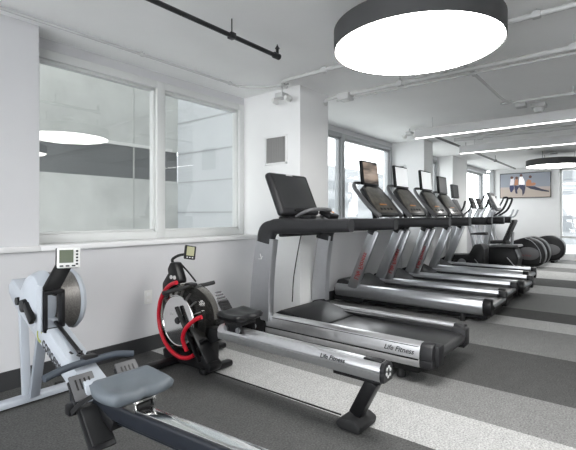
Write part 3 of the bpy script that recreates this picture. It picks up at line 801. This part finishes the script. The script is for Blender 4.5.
seat(rlx(1.64), 1.64, .452, .31, .24, .062).build('seat', 'seatg', A, ang=1.2)
cr = MB()
for s in (-1, 1): cr.box((rlx(1.64) + s * .045, 1.64, .432), (.012, .19, .045), bev=.003)
cr.box((rlx(1.64), 1.64, .448), (.10, .18, .008)); cr.build('seat_carriage', 'chrome', A)
for y in (1.57, 1.71): MB().lathe([(.001, -.035), (.014, -.035), (.014, .035), (.001, .035)], (rlx(1.6), y, .420), 'x', 12).build('roller', 'black', A)

# ------------------------------------------------------------------ water rower with red tube
WX = 2.14
B = thing('rowing_machine', 'black and silver rowing machine with round smoked tank edged by a red tube', 'rowing machine', (WX, 2.0, 0), 'rowing machines')
zr = lambda y: .355
rail = MB()
pr = [(-.052, -.055), (.052, -.055), (.060, -.03), (.060, -.004), (.056, -.001), (.056, .004), (.060, .007), (.056, .03), (.035, .052), (-.035, .052), (-.056, .03), (-.060, .007), (-.056, .004), (-.056, -.001), (-.060, -.004), (-.060, -.03)]
pr = [(a * .9, b * .9) for a, b in pr]
rail.prism([(WX + a, .352 + b) for a, b in pr], 1.06, 2.36, 'y')
rl = rail.build('rail', 'alu', B)
MB().bx(WX - .020, WX + .020, 1.10, 2.36, .3985, .4025).build('track_groove', 'alu', rl)
text('Life Fitness', .038, (WX - .0555, 1.45, .360), (0, -1, 0), (0, 0, 1), 'lett', B, 'rail_lettering', shear=.35)
ec = MB().prism([(WX + a * 1.06, .352 + b * 1.06) for a, b in pr], 1.035, 1.06, 'y', bev=.004).build('end_cap', 'dark', B)
sp = MB()
for k in range(6):
    a = k * PI / 3 + .3
    sp.box((WX + .024 * math.cos(a), 1.0335, .352 + .026 * math.sin(a)), (.016, .006, .018), rot=(0, -a, 0), bev=.003)
sp.build('end_cap_insets', 'lite', ec)
MB().box((WX, 1.12, .402), (.05, .11, .012), bev=.004).build('seat_stop', 'black', B)
# rear leg, foot
MB().bar((WX, 1.12, .285), (WX, 1.23, .07), .075, .075, bev=.008).bx(WX - .05, WX + .05, 1.06, 1.36, .284, .303, bev=.004).build('rear_leg', 'black', B)
MB().prism([(1.16, .0), (1.29, .0), (1.32, .03), (1.29, .06), (1.20, .07), (1.15, .045)], WX - .10, WX + .10, 'x', bev=.014).build('rear_foot', 'rubber', B)
MB().tube([(WX - .01, 1.33, .035), (WX - .02, 2.80, .03)], .0055, 8).build('tie_rod', 'black', B)
# seat
seat(WX, 2.18, .468, .31, .24, .055).build('seat', 'black', B, ang=1.2)
cr = MB()
for s in (-1, 1): cr.box((WX + s * .066, 2.18, .415), (.012, .17, .06), bev=.004)
cr.box((WX, 2.18, .455), (.15, .17, .025), bev=.004); cr.build('seat_carriage', 'black', B)
for s in (-1, 1):
    for y in (2.12, 2.24): MB().lathe([(.001, -.01), (.019, -.01), (.019, .01), (.001, .01)], (WX + s * .076, y, .408), 'x', 14).build('roller', 'silver', B)
# base skid, cross feet
MB().prism([(2.45, .03), (3.02, .03), (3.04, .10), (2.90, .14), (2.50, .14), (2.42, .08)], WX - .06, WX + .06, 'x', bev=.015).build('base', 'black', B)
MB().box((WX + .04, 2.88, .04), (.88, .09, .05), bev=.018).build('front_foot', 'black', B)
for s in (-1, 1): MB().lathe([(.001, -.02), (.028, -.02), (.028, .02), (.001, .02)], (WX + .02 + s * .26, 2.93, .028), 'x', 14).build('wheel', 'gold', B)
MB().box((WX + .06, 2.50, .035), (.30, .07, .05), bev=.018).build('middle_foot', 'black', B)
ty, tz, trr = 2.755, .385, .285
tk = MB().lathe([(.001, -.11), (.19, -.11), (.255, -.095), (trr - .01, -.05), (trr - .01, .05), (.255, .095), (.19, .11), (.001, .11)], (WX, ty, tz), 'x', 48).build('tank', 'tank', B)
MB().lathe([(.001, -.100), (.188, -.100), (.188, -.090), (.001, -.090)], (WX, ty, tz), 'x', 40).build('tank_plate', 'bronze', tk)
MB().lathe([(.001, -.085), (.21, -.08), (.245, -.03), (.245, .03), (.21, .08), (.001, .08)], (WX, ty, tz), 'x', 40).build('paddle_drum', 'dark', tk)
for k in range(7):
    a = .6 + k * .36
    MB().bar((WX - .096, ty + .185 * math.cos(a), tz + .185 * math.sin(a)), (WX - .075, ty + .245 * math.cos(a), tz + .245 * math.sin(a)), .006, .022, up=(1, 0, 0)).build('vane', 'silver', tk)
MB().lathe([(.188, -.112), (.193, -.116), (.198, -.112), (.193, -.108)], (WX, ty, tz), 'x', 48).build('tank_ring', 'chrome', tk)
MB().lathe([(.001, -.125), (.022, -.125), (.03, -.11), (.001, -.11)], (WX, ty, tz), 'x', 20).build('hub', 'dark', tk)
text('Life Fitness', .036, (WX - .1125, ty + .10, tz + .035), (0, -1, 0), (0, 0, 1), 'lite', tk, 'tank_lettering', shear=.3)
arc = [(WX - .085, ty + .292 * math.cos(a), tz + .292 * math.sin(a)) for a in [math.radians(q) for q in range(80, -128, -6)] ]
MB().tube(arc, .0165, 10).build('red_tube', 'red', B)
MB().tube(smoothpath([(WX - .13, 2.62, .18), (WX - .15, 2.64, .27), (WX - .15, 2.60, .36), (WX - .13, 2.52, .43), (WX - .11, 2.47, .455)], 6), .016, 10).build('red_hose', 'red', B)
MB().bar((WX - .135, 2.74, .50), (WX - .12, 2.48, .12), .018, .036, bev=.008, up=(1, 0, 0)).build('side_strut', 'black', B)
MB().prism([(2.56, .06), (2.56, .34), (2.50, .36), (2.33, .36), (2.33, .30), (2.46, .24), (2.46, .05)], WX - .03, WX + .055, 'x', bev=.012).build('front_housing', 'black', B)
MB().prism([(2.98, .12), (3.06, .16), (3.06, .64), (2.98, .73), (2.92, .72), (2.92, .64), (3.0, .52), (3.03, .36)], WX - .045, WX + .045, 'x', bev=.012).build('tank_spine', 'black', B)
nk = MB().prism([(2.97, .66), (3.0, .76), (2.96, .82), (2.90, .82), (2.83, .68), (2.84, .65)], WX - .04, WX + .04, 'x', bev=.014).build('neck', 'black', B)
for y in (2.89, 2.935): MB().lathe([(.001, -.008), (.016, -.008), (.016, 0), (.001, 0)], (WX - .04, y, .70), 'x', 14).build('pulley_window', 'lite', nk)
MB().tube(smoothpath([(WX, 2.95, .79), (WX, 2.98, .835), (WX + .02, 2.93, .87), (WX + .05, 2.87, .885)], 6), .012, 8).build('monitor_arm', 'black', B)
Rm = Matrix.Rotation(math.radians(-22), 3, 'Z') @ Matrix.Rotation(math.radians(-14), 3, 'X') @ Matrix.Rotation(math.radians(10), 3, 'Y')
mc = V(WX + .065, 2.83, .90)
mon = MB().box(mc, (.095, .022, .115), rot=Rm, bev=.008).build('monitor', 'black', B)
MB().box(mc + Rm @ V(0, -.012, .008), (.062, .003, .075), rot=Rm).build('lcd', 'lcd2', mon)
bt = MB()
for k in range(3): bt.box(mc + Rm @ V(-.022 + .022 * k, -.012, -.044), (.010, .004, .007), rot=Rm)
bt.build('buttons', 'lite', mon)
MB().tube(smoothpath([(WX + .02, 2.88, .80), (WX + .03, 2.80, .74), (WX + .02, 2.70, .68)], 6), .007, 6).build('cable', 'black', B)
# handle
hy, hz = 2.70, .64
MB().tube(smoothpath([(WX - .28, hy, hz - .012), (WX - .1, hy + .008, hz), (WX + .1, hy + .008, hz), (WX + .20, hy - .015, hz + .012)], 5), .0165, 12).build('handle', 'rubber', B)
MB().box((WX, hy + .035, hz + .005), (.08, .08, .045), bev=.012).build('handle_cradle', 'black', B)
for s in (-1, 1):
    fx = WX + (.15 if s > 0 else -.085)
    Rf = Matrix.Rotation(math.radians(50), 3, 'X')
    F = lambda x, y, z: V(fx, 2.43 if s > 0 else 2.48, .41 if s > 0 else .25) + Rf @ V(x, y, z) * (1 if s > 0 else .55)
    fp = MB().box(F(0, 0, 0), (.11, .30, .014), rot=Rf, bev=.006).build('footplate', 'black', B)
    tp = MB()
    for k in range(5): tp.box(F(0, .145 - .022 * k, .010), (.085, .010, .006), rot=Rf)
    tp.build('tread', 'rubber', fp)
    hl = MB()
    for k in range(4): hl.box(F(0, .16 + .025 * k, .0), (.10 - .012 * k, .014, .012), rot=Rf, bev=.003)
    hl.build('toe_tab', 'grey', fp)
    MB().sweep(smoothpath([F(-.065, .03, 0), F(-.05, .03, .05), F(0, .03, .075), F(.05, .03, .05), F(.065, .03, 0)], 5), rr(.004, .028, .0015, 1), up=(0, 1, .2)).build('strap', 'red' if s > 0 else 'black', fp)

# ------------------------------------------------------------------ cardio machines at the back
def elliptical(round_=False):
    t = thing('elliptical_trainer', 'x', 'elliptical trainer', (0, 0, 0), 'elliptical trainers')
    if round_:
        sh = [( -.62 + .33 * math.cos(a) * (1.05 if math.cos(a) < 0 else 1.5), .36 + .33 * math.sin(a)) for a in [2 * PI * k / 28 for k in range(28)]]
    else:
        sh = [tuple(p)[:2] for p in smoothpath([(-.55 + .0, .04, 0), (-.84, .06, 0), (-.95, .18, 0), (-.97, .36, 0), (-.88, .56, 0), (-.70, .67, 0), (-.48, .69, 0), (-.15, .58, 0), (.25, .42, 0), (.30, .10, 0)], 4)]
    MB().prism(sh, -.17, .17, 'x', bev=.05, seg=3).build('rear_housing', 'black', t)
    MB().prism([( -.60 + .26 * math.cos(a), .33 + .15 * math.sin(a)) for a in [2 * PI * k / 20 for k in range(20)]], -.19, -.165, 'x', bev=.015).build('side_panel', 'grey', t)
    t2 = [c for c in kids(t) if c.name.startswith('side_panel')][0]
    text('Life Fitness', .055, (-.1925, -.42, .27), (0, -1, 0), (0, 0, 1), 'redg', t2, 'lettering', shear=.3)
    if not round_:
        arc = smoothpath([(-.175, -.52, .685), (-.185, -.68, .62), (-.19, -.82, .47), (-.19, -.88, .30), (-.185, -.86, .14)], 6)
        MB().sweep(arc, rr(.012, .035, .005, 2), up=(1, 0, 0)).build('trim_arc', 'silver', t)
    MB().bar((0, .2, .10), (0, .88, .10), .16, .14, bev=.03).box((0, .88, .05), (.60, .12, .08), bev=.02).build('base', 'black', t)
    MB().box((0, -.70, .03), (.55, .10, .06), bev=.02).build('rear_foot', 'black', t)
    MB().sweep(smoothpath([(0, .75, .12), (0, .80, .6), (0, .92, 1.05), (0, .86, 1.38)], 6), rr(.07, .10, .02, 3), up=(0, 1, 0)).build('mast', 'silver', t)
    cn = MB().box((0, .82, 1.52), (.34, .05, .30), rot=(math.radians(-22), 0, 0), bev=.015).build('console', 'dark', t)
    MB().box((0, .795, 1.525), (.27, .006, .18), rot=(math.radians(-22), 0, 0)).build('screen', 'scr', cn)
    for s in (-1, 1):
        a = MB().sweep(smoothpath([(s * .20, .62, .30), (s * .24, .78, .80), (s * .27, .72, 1.15), (s * .27, .55, 1.45), (s * .25, .45, 1.66)], 6), circ(.017, 8), up=(1, 0, 0)).build('moving_arm', 'silver', t)
        MB().tube(smoothpath([(s * .27, .565, 1.42), (s * .255, .47, 1.62), (s * .24, .44, 1.72)], 5), .020, 8).build('grip', 'rubber', a)
        MB().bar((s * .15, -.40, .42 + s * .05), (s * .20, .66, .28), .05, .06, bev=.012).build('pedal_arm', 'silver', t)
        MB().box((s * .16, .18, .38 + s * .04), (.15, .36, .05), rot=(.1, 0, 0), bev=.02).build('pedal', 'rubber', t)
    return t
E1 = elliptical(); E1.scale = (1, .9, 1); E1.location = (11.3, 2.42, 0); E1['label'] = 'elliptical trainer with grey side panel, nearest of the humped machines below the television'
E1b = dup(E1, (11.95, 2.42, 0), 'elliptical trainer whose black hump shows just behind the nearest hump')
E2 = elliptical(True); E2.location = (12.95, 2.30, 0); E2['label'] = 'elliptical trainer with rounded shell, farthest right by the tall window'
E1['group'] = E1b['group'] = E2['group'] = 'elliptical trainers'

# recumbent / arc machine with tilted console and seat back
S = thing('recumbent_bike', 'recumbent exercise bike with black seat back and tilted console under the television', 'exercise bike', (10.4, 2.4, 0))
X = 10.4
MB().prism([(1.95, .0), (1.90, .30), (1.98, .50), (2.25, .54), (2.70, .50), (2.76, .30), (2.72, .0)], X - .26, X + .26, 'x', bev=.04, seg=3).build('body_shell', 'black', S)
MB().prism([(1.90, .53), (2.72, .50), (2.72, .535), (1.92, .575)], X - .27, X + .27, 'x', bev=.01).build('top_deck', 'grey', S)
MB().sweep(smoothpath([(X - .262, 1.93, .08), (X - .268, 2.02, .18), (X - .268, 2.12, .30)], 6), rr(.012, .035, .005, 2), up=(1, 0, 0)).build('trim_arc', 'silver', S)
MB().sweep(smoothpath([(X - .262, 2.60, .08), (X - .268, 2.66, .18), (X - .268, 2.68, .34)], 6), rr(.012, .035, .005, 2), up=(1, 0, 0)).build('trim_arc', 'silver', S)
MB().box((X, 2.12, .86), (.36, .07, .56), rot=(math.radians(22), 0, 0), bev=.03).build('seat_back', 'rubber', S)
MB().box((X, 2.32, .62), (.38, .34, .07), bev=.03).build('seat', 'rubber', S)
MB().tube([(X, 2.08, .56), (X, 2.06, .85)], .03, 8).build('seat_post', 'silver', S)
MB().sweep(smoothpath([(X, 2.62, .52), (X, 2.55, .9), (X, 2.46, 1.30)], 6), rr(.10, .12, .03, 3), up=(0, 1, 0)).build('mast', 'silver', S)
cn = MB().box((X, 2.44, 1.52), (.40, .06, .46), rot=(math.radians(-26), 0, 0), bev=.02).build('console', 'grey', S)
MB().box((X, 2.405, 1.52), (.30, .006, .30), rot=(math.radians(-26), 0, 0)).build('screen', 'lite', cn)
for s in (-1, 1):
    MB().tube(smoothpath([(X + s * .2, 2.40, 1.20), (X + s * .22, 2.22, 1.34), (X + s * .22, 2.12, 1.58), (X + s * .22, 2.20, 1.60)], 6), .022, 8).build('handlebar', 'black', S)
    MB().tube(smoothpath([(X + s * .2, 2.40, 1.20), (X + s * .22, 2.10, 1.18), (X + s * .22, 2.00, 1.34)], 6), .018, 8).build('side_grip', 'silver', S)

# upright bike / stepper
def upright(x, y, label, rz=0):
    t = thing('exercise_bike', label, 'exercise bike', (x, y, 0))
    MB().prism([(y - .42, .0), (y - .44, .52), (y - .38, .62), (y - .24, .60), (y - .14, .40), (y + .30, .36), (y + .48, .25), (y + .48, .0)], x - .22, x + .22, 'x', bev=.03, seg=3).build('body_shell', 'black', t)
    MB().lathe([(.001, -.02), (.09, -.02), (.09, 0), (.001, 0)], (x - .22, y + .0, .20), 'x', 20).build('crank_cover', 'silver', t)
    MB().sweep(smoothpath([(x - .225, y - .41, .08), (x - .23, y - .34, .2), (x - .23, y - .26, .30)], 5), rr(.012, .03, .005, 2), up=(1, 0, 0)).build('trim_arc', 'silver', t)
    MB().bar((x, y - .22, .34), (x, y - .30, .78), .05, .05, bev=.01).build('seat_post', 'silver', t)
    MB().prism([(y - .46, .80), (y - .44, .86), (y - .25, .85), (y - .14, .83), (y - .14, .80)], x - .11, x + .11, 'x', bev=.02).build('saddle', 'rubber', t)
    MB().sweep(smoothpath([(x, y + .34, .25), (x, y + .24, .8), (x, y + .20, 1.28)], 6), rr(.07, .10, .02, 3), up=(0, 1, 0)).build('mast', 'silver', t)
    cn = MB().box((x, y + .17, 1.42), (.30, .05, .30), rot=(math.radians(-25), 0, 0), bev=.015).build('console', 'grey', t)
    tv = MB().box((x, y + .22, 1.74), (.40, .05, .30), rot=(math.radians(-6), 0, 0), bev=.01).build('television', 'dark', t)
    MB().box((x, y + .193, 1.742), (.35, .006, .25), rot=(math.radians(-6), 0, 0)).build('screen', 'scr', tv)
    MB().tube([(x, y + .22, 1.5), (x, y + .24, 1.62)], .02, 8).build('television_post', 'silver', t)
    for s in (-1, 1):
        MB().tube(smoothpath([(x + s * .05, y + .20, 1.2), (x + s * .24, y + .12, 1.22), (x + s * .25, y - .02, 1.34), (x + s * .25, y - .08, 1.52)], 5), .02, 8).build('handlebar', 'black', t)
        MB().bar((x + s * .20, y, .20), (x + s * .25, y - s * .14, .24), .02, .03).box((x + s * .27, y - s * .14, .25), (.09, .12, .03), bev=.008).build('pedal', 'rubber', t)
    return t
upright(9.60, 2.84, 'upright exercise bike with low black body, just past the last treadmill')
upright(10.2, 3.0 if 0 else 2.95, 'x') if 0 else None

# ------------------------------------------------------------------ light and camera
W = bpy.data.worlds.new('daylight'); SC.world = W; W.use_nodes = True
bg = W.node_tree.nodes['Background']; bg.inputs[0].default_value = (.95, .98, 1.0, 1); bg.inputs[1].default_value = 5.0

cam = bpy.data.cameras.new('camera'); co = bpy.data.objects.new('camera', cam); COL.objects.link(co)
co.location = (0, 0, 1.2)
co.rotation_euler = (PI / 2, 0, -math.atan2(.7764, .6307))
cam.sensor_fit = 'HORIZONTAL'; cam.sensor_width = 36; cam.lens = 425 / 576 * 36; cam.shift_y = -9 / 576
cam.clip_start = .05; cam.clip_end = 200
SC.camera = co
SC.view_settings.view_transform = 'Standard'; SC.view_settings.look = 'None'
SC.view_settings.gamma = 1; SC.view_settings.use_curve_mapping = False
SC.view_settings.exposure = .30
SC.cycles.max_bounces = 8; SC.cycles.transparent_max_bounces = 12
SC.cycles.use_denoising = True
SC.cycles.caustics_reflective = False; SC.cycles.caustics_refractive = False
SC.cycles.sample_clamp_indirect = 6

for o in list(COL.objects):
    for k in ('_o', '_p'):
        if k in o: del o[k]
